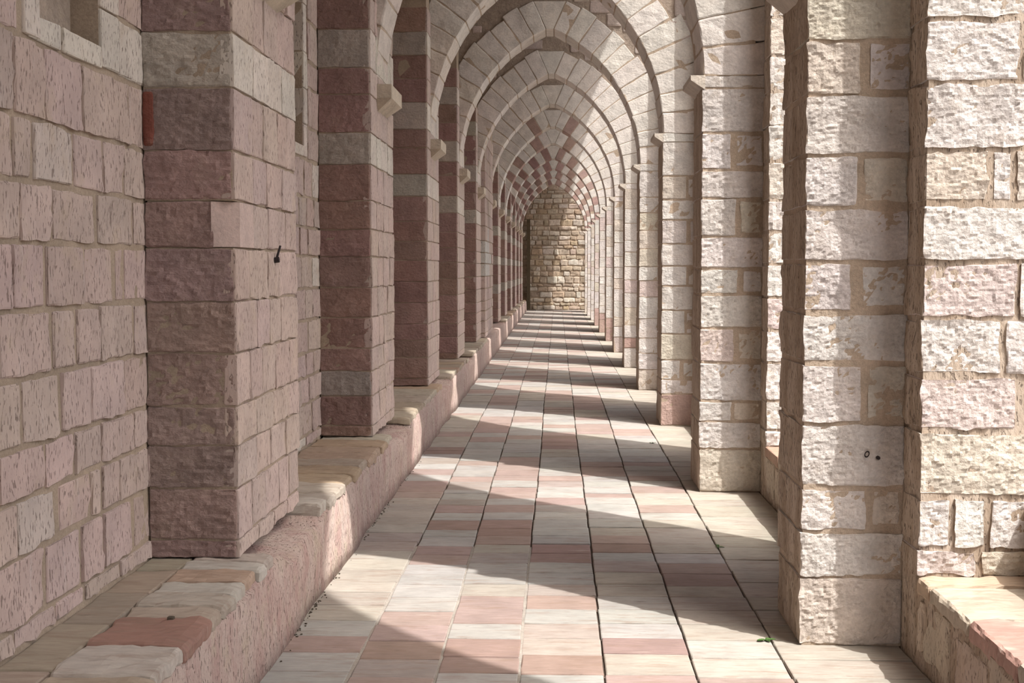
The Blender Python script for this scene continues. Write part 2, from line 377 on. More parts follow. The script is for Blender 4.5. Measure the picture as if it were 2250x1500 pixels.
# ------------------------------------------------------------------ floor tiles
ROWS = [
    (4.93, [0, 0, 2, 0, 1, 1, 1, 1, 1, 1, 5, 4, 1, 1, 1, 1, 1, 2, 2, 2, 0, 2, 0, 5, 0, 3, 3, 1, 1, 2, 2, 1, 1, 1, 1, 1, 1, 2, 0, 0, 0, 0, 1, 1, 1, 1], [5.12, 5.39, 5.63, 5.89, 6.16, 6.4, 6.61, 6.89, 7.14, 7.36, 7.62, 7.88, 8.13, 8.37, 8.62, 8.86, 9.09, 9.34, 9.59, 9.83, 10.12, 10.43, 10.68, 11.02, 11.26, 11.47, 11.69, 12.05, 12.44, 12.64, 12.85, 13.13, 13.41, 13.62, 13.83, 14.05, 14.27, 14.47, 14.71, 14.96, 15.22, 15.48, 15.75, 16.02, 16.28, 16.55]),
    (4.88, [2, 4, 3, 2, 2, 0, 0, 0, 0, 2, 2, 0, 0, 3, 0, 2, 4, 0, 0, 4, 2, 0, 0, 2, 0, 0, 0, 0, 2, 0, 2, 2, 2, 2, 0, 0, 0, 0, 2, 2, 2, 2, 2, 0, 0, 0], [5.05, 5.3, 5.56, 5.81, 6.05, 6.31, 6.56, 6.78, 7.03, 7.28, 7.51, 7.77, 7.98, 8.28, 8.53, 8.8, 9.03, 9.29, 9.42, 9.81, 10.06, 10.33, 10.62, 10.88, 11.23, 11.61, 11.84, 12.07, 12.43, 12.76, 13.14, 13.52, 13.84, 14.16, 14.46, 14.76, 15.05, 15.34, 15.58, 15.81, 16.05, 16.31, 16.57, 16.81, 17.06, 17.3]),
    (4.89, [0, 3, 3, 0, 2, 2, 1, 0, 0, 4, 1, 2, 3, 3, 0, 2, 0, 2, 2, 0, 2, 2, 2, 2, 2, 0, 0, 0, 0, 2, 0, 0, 0, 0, 2, 2, 0, 0, 0, 0, 0, 0, 1, 1, 1, 1], [5.12, 5.34, 5.6, 5.84, 6.1, 6.36, 6.6, 6.83, 7.07, 7.33, 7.56, 7.8, 8.04, 8.31, 8.56, 8.84, 9.09, 9.36, 9.58, 9.85, 10.12, 10.38, 10.64, 10.89, 11.13, 11.38, 11.63, 11.94, 12.27, 12.57, 12.84, 13.1, 13.36, 13.61, 13.89, 14.17, 14.44, 14.72, 14.99, 15.29, 15.6, 15.9, 16.16, 16.42, 16.68, 16.94]),
    (4.90, [0, 3, 5, 5, 0, 6, 5, 0, 0, 3, 3, 0, 0, 0, 0, 4, 2, 0, 0, 5, 2, 0, 0, 0, 0, 1, 1, 3, 3, 3, 3, 2, 0, 2, 0, 0, 0, 0, 2, 2, 2, 1, 1, 1, 2, 2, 2], [5.11, 5.38, 5.63, 5.87, 6.12, 6.38, 6.61, 6.85, 7.1, 7.34, 7.58, 7.81, 8.07, 8.32, 8.59, 8.85, 9.13, 9.37, 9.59, 9.86, 10.09, 10.31, 10.53, 10.83, 11.14, 11.37, 11.59, 11.84, 12.09, 12.34, 12.58, 12.84, 13.16, 13.45, 13.69, 13.93, 14.18, 14.44, 14.67, 14.91, 15.14, 15.4, 15.65, 15.91, 16.2, 16.48, 16.77]),
    (4.89, [2, 1, 3, 0, 0, 0, 1, 1, 5, 0, 3, 2, 1, 0, 0, 0, 0, 2, 0, 0, 0, 2, 2, 2, 0, 0, 0, 0, 0, 1, 2, 2, 2, 0, 2, 1, 1, 1, 2, 2, 2, 2, 2, 2, 2], [5.12, 5.4, 5.64, 5.88, 6.12, 6.37, 6.62, 6.87, 7.14, 7.37, 7.6, 7.84, 8.09, 8.36, 8.63, 8.89, 9.14, 9.33, 9.6, 9.85, 10.1, 10.34, 10.58, 10.84, 11.15, 11.4, 11.65, 11.96, 12.29, 12.69, 12.9, 13.12, 13.52, 13.82, 14.19, 14.42, 14.64, 14.87, 15.12, 15.36, 15.61, 15.86, 16.11, 16.35, 16.6]),
    (4.87, [2, 1, 0, 1, 1, 4, 1, 3, 2, 0, 1, 1, 1, 1, 0, 2, 1, 1, 2, 0, 2, 0, 0, 2, 0, 0, 0, 0, 0, 0, 0, 2, 2, 0, 0, 0, 0, 0, 0, 0, 0, 1, 1, 1, 1], [5.1, 5.35, 5.61, 5.86, 6.11, 6.36, 6.59, 6.86, 7.11, 7.35, 7.6, 7.84, 8.09, 8.35, 8.59, 8.88, 9.11, 9.34, 9.65, 9.89, 10.12, 10.36, 10.63, 10.85, 11.16, 11.41, 11.66, 11.89, 12.12, 12.36, 12.6, 12.86, 13.13, 13.47, 13.71, 13.95, 14.21, 14.48, 14.74, 15.03, 15.32, 15.56, 15.79, 16.03, 16.27]),
    (4.86, [1, 1, 1, 1, 1, 1, 1, 1, 1, 1, 1, 1, 1, 1, 1, 1, 1, 1, 1, 1, 1, 1, 1, 1, 1, 1, 1, 1, 1, 1, 1, 1, 1, 1, 1, 1, 1, 1, 1, 1, 1], [5.1, 5.34, 5.61, 5.87, 6.13, 6.37, 6.67, 6.94, 7.2, 7.52, 7.82, 8.17, 8.47, 8.85, 9.08, 9.31, 9.49, 9.7, 9.91, 10.14, 10.37, 10.62, 10.87, 11.19, 11.51, 11.75, 11.99, 12.23, 12.5, 12.77, 13.04, 13.35, 13.66, 13.97, 14.23, 14.5, 14.76, 15.06, 15.36, 15.66, 15.96]),
]
COLX = [XB, -.84, -.495, -.15, .2, .565, .96, XW_R]
# tile colours: white, cream, pink, rose, greyish pink, sandy pink, orange pink
TC = [(.405, .39, .366), (.41, .374, .326), (.36, .277, .248), (.315, .227, .20), (.355, .313, .288), (.393, .338, .305), (.378, .285, .235)]
tiles = []
for k, (y0, cols, ys) in enumerate(ROWS):
    x0, x1 = COLX[k], COLX[k + 1]
    pre = []; y = y0
    while y > -1.0: pre.append((y - .25, y, rnd.choice((0, 0, 2, 1, 0, 3)))); y -= .25
    seq = pre[::-1]; y = y0
    for c, yy in zip(cols, ys): seq.append((y, yy, c)); y = yy
    while y < Y_END - .1:
        d = rnd.uniform(.23, .29); yy = min(y + d, Y_END)
        seq.append((y, yy, rnd.choice((0, 0, 0, 2, 2, 1, 5)) if k < 6 else 1)); y = yy
    for (a, b, c) in seq: tiles.append((k, x0, x1, a, b, c))
def visible(t):
    k, x0, x1, a, b, c = t
    return b > 4.5
tiles.sort(key=lambda t: t[3])
shown = [t for t in tiles if visible(t)]; near = shown[:298]; rest = [t for t in tiles if t not in near]
wob = [rnd.uniform(-.012, .012) for _ in range(9)]
def tile_box(t):
    k, x0, x1, a, b, c = t
    s = lambda i, y: 0 if i in (0, 7) else .006 * math.sin(y * .7 + i * 2.1) + .0025 * math.sin(y * 31. + i * 5)
    ym = (a + b) / 2; g = .0056
    gx = .0045 if k < 3 else .0043
    dz = rnd.uniform(-.0035, .0025)
    return (x0 + s(k, ym) + (gx if k else -.02), a + g * .6, -.04), (x1 + s(k + 1, ym) - gx * (k < 6), b - g * .6, dz)
for i, t in enumerate(near):
    lo, hi = tile_box(t); d = i < 190
    stone(floor, lo, hi, M_TILE, jit(TC[t[5]], .07, .012), 'tile', r=.006, res=(.09, .07, .2) if d else (.4, .4, .2), low=.0015 if d else 0, out=.003 if d else .0015, seed=i)
for i in (1, 2, 3):                                            # sandy mortar filling the lengthwise joints on the left
    x = COLX[i]; VVj = []; FFj = []
    ys0 = [4.0 + .125 * q for q in range(29)]
    for y in ys0:
        s_ = .006 * math.sin(y * .7 + i * 2.1); w_ = .007 + .002 * math.sin(y * 23 + i)
        VVj += [(x + s_ - w_, y, -.03), (x + s_ - w_, y, -.0035), (x + s_ + w_, y, -.0035), (x + s_ + w_, y, -.03)]
    for q in range(len(ys0) - 1):
        for j in range(4): FFj.append((q * 4 + j, q * 4 + j + 4, q * 4 + (j + 1) % 4 + 4, q * 4 + (j + 1) % 4)[::-1])
    FFj += [(0, 1, 2, 3)[::-1], tuple(len(VVj) - 4 + j for j in range(4))]
    mesh_obj('joint_mortar', VVj, FFj, M_JPALE, floor)
by = {}
VVs = []
for i, t in enumerate(rest): by.setdefault(t[5], []).append(tile_box(t))
for c, L in by.items():
    VV2 = []; FF2 = []
    V, F = boxes_geo([(*lo, *hi) for lo, hi in L])
    o = mesh_obj('tile_field', V, F, M_TILE, floor, color=TC[c]); o['kind'] = 'stuff'

# ------------------------------------------------------------------ left wall stones
ZCL = [.44, .52, .735, .915, 1.08, 1.30, 1.515, 1.735, 1.93, 2.135, 2.39, 2.615, 2.885, 3.07, 3.34, 3.58, 3.82, 4.05, 4.3]
NEAR_JOINTS = {2.135: [(3.30, 3.6), (3.62, 3.953), (3.98, 4.205), (4.224, 4.538), (4.559, 5.042), (5.058, 5.277)],
    1.93: [(3.3, 3.61), (3.63, 3.944), (3.96, 4.079), (4.114, 4.436), (4.465, 4.732), (4.76, 4.969), (4.99, 5.277)],
    1.735: [(3.25, 3.56), (3.58, 3.987), (4.007, 4.231), (4.265, 4.648), (4.685, 5.058), (5.08, 5.271)],
    1.515: [(3.2, 3.58), (3.6, 3.924), (3.937, 4.164), (4.198, 4.516), (4.551, 4.828), (4.867, 4.938), (4.974, 5.277)],
    1.30: [(3.2, 3.5), (3.53, 3.80), (3.83, 4.216), (4.246, 4.432), (4.461, 4.676), (4.694, 5.042), (5.075, 5.301)],
    1.08: [(3.3, 3.62), (3.64, 3.96), (3.99, 4.281), (4.312, 4.559), (4.581, 4.917), (4.953, 5.295)],
    .915: [(3.2, 3.55), (3.57, 3.79), (3.81, 4.136), (4.164, 4.403), (4.424, 4.676), (4.69, 5.042), (5.058, 5.324)],
    .735: [(3.2, 3.6), (3.63, 3.91), (3.934, 4.227), (4.269, 4.533), (4.568, 4.644), (4.69, 4.867), (4.882, 5.197), (5.214, 5.33)],
    .52: [(3.3, 3.62), (3.64, 4.118), (4.15, 4.428), (4.469, 4.662), (4.694, 4.979), (5.042, 5.307)]}
def lstone(a, b, z0, z1, col, x=XW_L, near=True, par=None, seed=0, g=.011):
    f = RF[3] + PIER_L_F
    stone(par or wall_left, (x - .09, a + g, z0 + g * .9), (x + rnd.uniform(-.004, .006), b - g, z1 - g * .9), M_DRESS, col,
          r=.007, res=(.2, .035, .035) if near else (.2, .3, .3), low=.003, out=.013 if near else .004, chip=.0012 if near else 0, seed=seed)
sd = 100
f1 = RF[3] + PIER_L_F
for i in range(len(ZCL) - 1):
    z0, z1 = ZCL[i], ZCL[i + 1]
    if z0 > 3.0: break
    # the nearest bay
    if z0 in NEAR_JOINTS: L = NEAR_JOINTS[z0]
    elif z0 < .5: L = [(a + .02, b) for a, b in split(3.2, f1, .25, .5)]
    else: L = [(3.0, 3.35), (3.37, WIN[0][0] - .16), (WIN[0][1] + .20, f1 + .03)]
    for (a, b) in L:
        b = min(b, f1 + .04); sd += 1
        c = jit(PINK_D)
        if (abs(a - 3.934) < .01 and z0 == .735) or (abs(a - 4.114) < .01): c = (.56, .485, .44)
        if z0 >= 2.39:
            if z0 == 2.39 and a > 4: c = WHITE_D
        lstone(a - .012, b + .012, z0, z1, c, seed=sd)
# white stones round the three windows
def window(n, w, near):
    w0, w1 = w
    root = structure(boxes('window_%d' % n, [(XW_L - .15, w0 - .05, WZ0 - .05, XW_L - .112, w1 + .05, WZ1)], M_FILL))
    def fs(nm, lo, hi, c=None): 
        global sd; sd += 1
        stone(root, lo, hi, M_DRESS, c or jit(WHITE_D, .04), nm, r=.006, res=.06 if near else .4, low=.003, out=.004, seed=sd)
    if near:
        fs('sill_stone', (XW_L - .14, w0 - .085, 2.395), (XW_L + .004, w0 + .17, 2.475)); fs('sill_stone', (XW_L - .14, w0 + .20, 2.395), (XW_L + .004, w1 + .005, 2.475))
    else:
        fs('sill_stone', (XW_L - .14, w0 - .06, 2.40), (XW_L + .004, w1 + .01, 2.475))
    zz = [2.40, 2.62, 2.86, 3.10, 3.42, 3.72, 4.0, WZ1]
    for a, b in zip(zz[:-1], zz[1:]):
        e = (.17 if near else .10) + .03 * rnd.random()
        fs('jamb_stone', (XW_L - .14, w1 + .0, a + .003), (XW_L + .006, w1 + e, b - .003))
        e = .12
        fs('jamb_stone', (XW_L - .14, w0 - e, a + .003), (XW_L + .006, w0, b - .003))
    fs('lintel', (XW_L - .14, w0 - .1, WZ1), (XW_L + .004, w1 + .1, WZ1 + .25))
for n, w in enumerate(WIN): window(n + 1, w, n == 0)
# bays further on
for k in (1, 2):
    a0 = RF[2 + k] + PIER_L_B - .02; b0 = RF[3 + k] + PIER_L_F + .03
    for i in range(len(ZCL) - 4):
        z0, z1 = ZCL[i], ZCL[i + 1]
        for (a, b) in split(a0, b0, .24, .46):
            w0, w1 = WIN[k]
            if z1 > WZ0 - .06 and a < w1 + .13 and b > w0 - .13:
                if b > w1 + .2: a = w1 + .16
                elif a < w0 - .2: b = w0 - .16
                else: continue
            sd += 1
            c = jit(PINK_D) if rnd.random() > .06 else jit(WHITE_D)
            lstone(a, b, z0, z1, c, near=(k == 1 and b > 7.6), seed=sd)
L = []
for k in range(3, 12):
    if k == 5: continue
    a0 = RF[2 + k] + PIER_L_B; b0 = RF[3 + k] + PIER_L_F
    for i in range(len(ZCL) - 4):
        L += [((XW_L - .09, a + .012, ZCL[i] + .012), (XW_L, b - .012, ZCL[i + 1] - .012)) for (a, b) in split(a0, b0, .35, .55)]
stuff_stones('far_wall_courses', L, M_DRESS, wall_left, PINK_D, r=.012, res=.6)
# a bay walled up flush with its piers, between the fifth and sixth left piers
ia, ib = RF[7] + PIER_L_B, RF[8] + PIER_L_F
infill = thing('infill_wall', (-1.4, (ia + ib) / 2, 0), 'walled-up bay of pale pink stone between fifth and sixth left piers', 'wall')
boxes('core', [(XW_L + .012, ia + .02, .455, -1.258, ib - .01, Z_TOP)], M_MORT_L, infill)
zz = [.44] + ZCL[1:18]
for i in range(len(zz) - 1):
    for (a, b) in split(ia, ib, .5, .9):
        sd += 1
        c = jit(PINK_D) if not (1.5 < zz[i] < 2.2 and a < ia + 1.6 and rnd.random() < .75) else (.56, .54, .51)
        lstone(a, b, zz[i], zz[i + 1], c, x=-1.25, near=False, par=infill, seed=sd, g=.009)

# ------------------------------------------------------------------ end wall of rubble stone
z = 0.; zs = [0.]
while z < 5.15:
    z += rnd.choice([.13, .18, .21, .25, .29]); zs.append(z)
n_end = 0
for z0, z1 in zip(zs[:-1], zs[1:]):
    for (a, b) in split(-1.72, 1.52, .17, .50):
        sd += 1; n_end += 1
        c = rnd.choice([(.60, .51, .41), (.66, .585, .50), (.54, .43, .31), (.70, .64, .565), (.48, .395, .31), (.58, .48, .395)])
        stone(wall_end, (a + .012, Y_END - rnd.uniform(.0, .045), z0 + .011 + rnd.uniform(0, .02)), (b - .012, Y_END + .08, z1 - .011 - rnd.uniform(0, .02)), M_ROUGH, jit(c, .1), r=.03, res=(.07, .2, .07), low=.016, chip=.009, chip_f=12., out=.02, seed=sd)

# ------------------------------------------------------------------ piers
ORD = ['nearest', 'second', 'third', 'fourth', 'fifth', 'sixth', 'seventh', 'eighth', 'ninth', 'tenth', 'eleventh', 'last']
ZCR = [0, .305, .505, .70, .98, 1.24, 1.46, 1.68, 1.91, 2.135, 2.39, 2.62, 2.87]
def bevel_block(nm, par, x0, x1, y0, y1, z0, zc, z1, ends, mat, col):
    """impost block: full above zc, sloping back to the pier face below; ends also slope when asked"""
    e = (zc - z0) * .9 if ends else 0.
    xa, xb = x0, x1                                            # xa at the pier, xb the free edge
    V = [(xa, y0, z1), (xb, y0, z1), (xb, y1, z1), (xa, y1, z1), (xa, y0, zc), (xb, y0, zc), (xb, y1, zc), (xa, y1, zc),
         (xa, y0 + e, z0), (xa + (xb - xa) * .06, y0 + e, z0), (xa + (xb - xa) * .06, y1 - e, z0), (xa, y1 - e, z0)]
    F = [(0, 1, 2, 3), (0, 4, 5, 1), (1, 5, 6, 2), (2, 6, 7, 3), (3, 7, 4, 0), (4, 8, 9, 5), (5, 9, 10, 6), (6, 10, 11, 7), (7, 11, 8, 4), (8, 11, 10, 9)]
    if xb > xa: F = [f[::-1] for f in F]
    return mesh_obj(nm, V, F, mat, par, color=col)
LEFT_LABEL = {0: 'nearest left pier, tall reddish stone front, thin iron peg in its side',
    1: 'second left pier with two pale bands across its red stone front',
    2: 'third left pier on the bench, red stone banded with white',
    3: 'fourth left pier on the bench, narrow red front with white bands',
    4: 'fifth left pier, standing just before the walled-up bay',
    5: 'sixth left pier, sunk flush into the walled-up bay',
    6: 'seventh left pier, first one beyond the walled-up bay'}
RIGHT_LABEL = {0: 'nearest right pier of rough white stone, half sunlit, two small iron fixings',
    1: 'second right pier, rough white stone with sunlit left edge and impost block',
    2: 'third right pier, white stone with a pink course at its foot',
    3: 'fourth right pier of pale rough stone, counting from the front',
    4: 'fifth right pier, pale stone with a pink course near its foot'}
for k in range(12):
    n = 3 + k; yf = RF[n]
    # ---- left pier
    y0, y1 = yf + PIER_L_F, yf + PIER_L_B
    root = thing('banded_pier', (XL - .18, (y0 + y1) / 2, ZB), LEFT_LABEL.get(k, ORD[k] + ' left pier of the row, pink and white banded stone'), 'pier', 'left piers standing on the bench')
    cb = lambda xm, a, b: (XW_L + .002, y0 + .0065, a, xm, y1 - .006, b)
    boxes('core', [cb(XL - .004, ZB + .008, 1.735), cb(XL - .004, 1.93, Z_TOP)] if k == 0 else [cb(XL - .004, ZB + .008, Z_TOP)], M_MORT_L, root)
    near = k == 0; mid = k < 3
    for i in range(len(ZCL) - 1 if k else len(ZCL) - 5):
        z0, z1 = ZCL[i], ZCL[i + 1]
        if i == 0: z0 = ZB + .002
        pale = z0 in (2.39,) or (k > 0 and z0 in (3.07, 3.82)) or (k >= 5 and z0 in (1.08, 1.735))
        fc = jit(GREY_F if pale else (RED_F if k == 0 else (.375, .243, .213)), .10); sc_ = jit(WHITE_D if pale else PINK_D, .06)
        if k == 1 and z0 == .735: fc = (.40, .35, .32)
        g = .0045
        q = rnd.uniform(.22, .40) if k < 4 else PIER_L_B - PIER_L_F
        wl = 0.
        sd += 1
        kw = dict(r=.006, res=(.014, .06, .014) if near else ((.03, .1, .03) if k == 1 else (.10, .3, .10)), low=.005, chip=.0060 if near else .0055, out=.009 if near else .006, chip_f=26., rough_faces=[(1, -1)])
        fix = None
        if k == 0 and z0 == 1.735:
            fix = True                                          # a corner broken away to a smooth slanting face
        # front stone: the rough face looks down the gallery, its return is dressed
        o = stone(root, (XW_L + .001, y0, z0 + g), (XL - (.088 if fix else .006), y0 + q - g, z1 - g), M_RED, fc, seed=sd, **kw)
        if fix:
            V, F = extrude([(XW_L + .010, y0 + .012), (XL - .102, y0 + .012), (XL - .006, y0 + .086), (XL - .006, y1 - .006), (XW_L + .010, y1 - .006)], 0, 1, 0)
            mesh_obj('core_block', [(v[1], v[2], z0 + v[0] * (z1 - z0)) for v in V], F, M_MORT_L, root)
            V, F = extrude([(XL - .092, y0 - .004), (XL + .009, y0 + .07), (XL + .009, y0 + q), (XL - .092, y0 + q)], 0, 1, 0)
            V = [(v[1], v[2], z0 + g + v[0] * (z1 - z0 - 2 * g)) for v in V]
            mesh_obj('broken_corner', V, F, M_VOUS, root, color=(.60, .475, .43))
        # the dressed side shows its own, lighter skin
        if k < 6:
            if not fix: stone(root, (XL - .05, y0 + .004, z0 + g * 1.1), (XL + .007, y0 + q - g, z1 - g * 1.1), M_DRESS, sc_, seed=sd + 7, r=.006, res=(.2, .05, .05) if k < 2 else (.2, .4, .3), low=.003, out=.006 if k < 2 else .003, name='side_stone')
            for (a, b) in (split(y0 + q, y1, .20, .42) if k < 3 else [(y0 + q, y1)]):
                if b - a < .05: continue
                sd += 1
                stone(root, (XL - .10, a + g, z0 + g * 1.1), (XL + .006 + rnd.uniform(-.003, .003), b - g, z1 - g * 1.1), M_DRESS, jit(WHITE_D if pale else PINK_D, .06), 'side_stone', seed=sd,
                      r=.007, res=(.2, .035, .035) if k < 2 else (.2, .4, .3), low=.003, out=.011 if k < 2 else .003)
        else:
            stone(root, (XL - .05, y0 + .006, z0 + g), (XL + .006, y1 - g, z1 - g), M_DRESS, sc_, seed=sd, r=.01, res=.6, name='side_stone')
    lift = .045 if k == 0 else 0.
    bevel_block('corbel', root, XL - .02, XL + .115, yf - .02, yf + TH_A + .02, 2.80 + lift, 2.90 + lift, 3.0 + lift, True, M_VOUS, (.62, .54, .44))
    if k == 0:
        sd += 1
        stone(root, (XW_L, y0 - .012, 2.15), (XW_L + .045, y0 + .08, 2.375), M_RED, (.27, .095, .07), 'brick_shard', r=.012, res=.03, low=.004, out=.004, seed=5)
    # ---- right pier
    xr = XRL[n]; y0, y1 = yf, yf + PIER_R_T
    root = thing('white_pier', ((xr + XW_R) / 2, (y0 + y1) / 2, 0), RIGHT_LABEL.get(k, ORD[k] + ' right pier of the row, slim pale stone with impost block'), 'pier', 'right piers beside the arcade openings')
    boxes('core', [(xr + .008, y0 + .0065, 0, XW_R + .006, y1 - .006, Z_SP - .06)], M_MORT, root)
    zz = ZCR[:-1] + [2.965]
    dz = [0] + [rnd.uniform(-.03, .03) if k else 0 for _ in zz[1:-1]] + [0]
    zz = [a + b for a, b in zip(zz, dz)]
    for i in range(len(zz) - 1):
        z0, z1 = zz[i], zz[i + 1]; g = .0105 if k < 2 else (.009 if k == 2 else .006)
        base = WHITE if rnd.random() < .72 else (CREAM if rnd.random() < .6 else ROSE_W)
        if (k == 2 and i == 0) or (k == 4 and i == 1) or (k in (6, 7, 8) and i in (0, 1)): base = (.56, .41, .365)
        if i == 0 and k < 2: base = CREAM
        r0 = dict(r=.006, low=.0055, chip_f=37. if k == 0 else 33., rough_faces=[(1, -1)])
        if k == 0: r0.update(res=(.0105, .05, .0105), chip=.0046, out=.013)
        elif k == 1: r0.update(res=(.02, .08, .02), chip=.006, out=.010)
        elif k < 4: r0.update(res=(.05, .2, .05), chip=.008, out=.006)
        else: r0.update(res=(.12, .3, .12), chip=.006, out=.004)
        cut = xr + rnd.uniform(.20, .29) if (k < 3 and i % 2 == 0 and i) else XW_R + .005
        sd += 1
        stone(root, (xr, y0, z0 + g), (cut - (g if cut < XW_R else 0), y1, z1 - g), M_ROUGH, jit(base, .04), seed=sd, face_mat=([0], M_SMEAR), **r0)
        if cut < XW_R:
            sd += 1
            stone(root, (cut + g + rnd.uniform(.005, .03), y0 + .004, z0 + g + rnd.uniform(0, .025)), (XW_R + .005 - rnd.uniform(0, .02), y1, z1 - g - rnd.uniform(0, .025)), M_ROUGH, jit(CREAM if rnd.random() < .5 else WHITE, .06), seed=sd, **r0)
    # impost block: flush with the front, stepping out over the gallery
    sd += 1
    stone(root, (xr, y0, 2.965), (XW_R + .005, y1, Z_SP), M_ROUGH, jit(WHITE, .03), 'impost_stone', r=.006, res=(.03, .1, .03) if k < 2 else (.12, .3, .1), low=.005, chip=.008 if k < 3 else .004, out=.003, seed=sd, chip_f=26., rough_faces=[(1, -1)])
    bevel_block('impost_block', root, xr + .02, xr - .085, y0 - .002, y1, 2.955 if k else 2.83, 3.02 if k else 2.91, Z_SP + .004, False, M_VOUS, (.66, .60, .53))
# ------------------------------------------------------------------ pointed cross arches
A_LAB = {0: 'nearest pointed cross arch, springing above the first pair of piers',
    1: 'second pointed cross arch, its dark foot curving off the right impost',
    2: 'third pointed arch, the largest one whose curve spans the upper view',
    3: 'fourth pointed arch, brown mortar patch over its pale voussoirs',
    4: 'fifth pointed arch of plain pale voussoirs, nested inside the fourth',
    5: 'sixth pointed arch of plain pale voussoirs',
    6: 'seventh pointed arch, first with pink voussoirs near its crown'}
for k in range(12):
    n = 3 + k; yf = RF[n]; xr = XRL[n]; xl = XL + .0
    mid = (xr + XL) / 2 + .005; half = (xr - XL) / 2
    rise = 1.835 - (.05 if k > 7 else 0)
    R = (half * half + rise * rise) / (2 * half)
    root = thing('pointed_arch', (mid, yf + TH_A / 2, Z_SP), A_LAB.get(k, ORD[k] + ' pointed cross arch, striped with pink and white voussoirs'), 'arch', 'cross arches over the gallery')
    th_max = math.acos((R - half) / R)
    nv = 11; near = k < 4
    tg = .40 / (R + D_V) * .5
    for side in (1, -1):
        cx = mid + side * (half - R)
        ths = [0]; 
        for i in range(nv): ths.append(ths[-1] + rnd.uniform(.88, 1.12))
        s = (th_max - .028) / ths[-1]; ths = [t * s for t in ths]
        for i in range(nv):
            t0, t1 = ths[i], ths[i + 1]
            arc = (t1 - t0) * R; sd += 1
            dv = D_V + rnd.uniform(-.02, .035) if i > 4 else D_V + (.10 if side == 1 else .02)
            g = .0052
            res = (.06, .25, .06) if k < 3 else ((.1, .3, .1) if k < 6 else (.4, .6, .15))
            P, Q, fid = block_geo((0, 0, 0), (dv, TH_A, arc), r=.010, res=res, low=.007, chip=.004 if k < 4 else 0, out=.0065, seed=sd, chip_f=26., rough_faces=[(1, -1)])
            a = P[:, 0]; q = np.clip(P[:, 2] / arc, -.1, 1.1)
            th = t0 + q * (t1 - t0)
            th = np.where(P[:, 2] < arc / 2, np.maximum(th, t0 + 0) + g / (R + a), th - g / (R + a))
            X = cx + side * (R + a) * np.cos(th); Z = Z_SP + (R + a) * np.sin(th); Y = yf + P[:, 1]
            X = np.minimum(X, XW_R + .01); X = np.maximum(X, XL - .004)
            VX = np.stack([X, Y, Z], 1)
            if side == -1: Q = [qq[::-1] for qq in Q]
            Q = [qq[::-1] for qq in Q]
            c = jit((.75, .71, .67), .05, .015)
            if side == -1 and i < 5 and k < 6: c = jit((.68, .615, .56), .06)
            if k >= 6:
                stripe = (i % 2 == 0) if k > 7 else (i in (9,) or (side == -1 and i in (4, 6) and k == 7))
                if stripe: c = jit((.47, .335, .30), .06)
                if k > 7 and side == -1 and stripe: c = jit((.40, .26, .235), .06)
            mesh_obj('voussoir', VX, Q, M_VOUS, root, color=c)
    # keystone wedge, the mortar behind the joints and the rubble above the ring
    te = th_max - .028; cxr = mid + half - R
    kb = (cxr + R * math.cos(te) - mid - .004, Z_SP + R * math.sin(te)); kt = (cxr + (R + D_V) * math.cos(te) - mid - .004, Z_SP + (R + D_V) * math.sin(te))
    V, F = extrude([(mid - kb[0], kb[1]), (mid - kt[0], kt[1]), (mid + kt[0], kt[1]), (mid + kb[0], kb[1])], yf + .002, yf + TH_A, 1)
    mesh_obj('keystone', V, F, M_VOUS, root, color=jit((.74, .70, .66), .03))
    for side in (1, -1):
        ins = []; outs = []
        for i in range(15):
            t = te * i / 14
            for rr, lst in ((R + .006, ins), (R + D_V - .01, outs)):
                x = mid + side * (half - R) + side * rr * math.cos(t); lst.append((max(XL - .003 - .0003 * i, min(XW_R, x)), Z_SP + rr * math.sin(t)))
        outs[0] = (outs[0][0], outs[0][1] + .0005)
        pr = ins + outs[::-1]
        if side == -1: pr = pr[::-1]
        V, F = extrude(pr, yf + .006, yf + TH_A - .006, 1)
        mesh_obj('joint_mortar', V, F, M_MORT, root)
    pts = []
    for side in (-1, 1):
        seq = []
        for i in range(13):
            t = th_max * i / 12; rr = R + D_V * (.93 if i else .9)
            x = mid + side * (half - R) + side * rr * math.cos(t); z_ = Z_SP + rr * math.sin(t)
            seq.append((max(XL - .003, min(XW_R, x)), z_))
        pts += seq if side == -1 else seq[::-1]
    prof = [(XL - .003, Z_TOP)] + [p for p in pts] + [(XW_R, Z_TOP)]
    V, F = extrude(prof, yf + .028, yf + TH_A - .028, 1)
    mesh_obj('spandrel', V, F, M_FILL, root)
    if k in (1, 2, 3, 4):                                          # packing stones showing beside the crown
        for (dx, z_, w, h_) in ((.42, 5.30, .22, .16), (.66, 5.16, .26, .17), (.86, 4.98, .2, .16), (-.30, 5.34, .3, .14), (-.98, 4.86, .13, .10), (1.42, 4.1, .34, .24), (1.46, 4.38, .28, .25), (1.36, 4.66, .44, .26), (1.22, 4.92, .5, .22), (1.3, 5.2, .5, .28)):
            sd += 1
            stone(root, (mid + dx - w / 2, yf + .012, z_ - h_ / 2), (min(mid + dx + w / 2, XW_R + .005), yf + .2, z_ + h_ / 2), M_VOUS, jit((.58, .50, .46)), 'packing_stone', r=.02, res=.06, low=.008, out=.012, seed=sd)

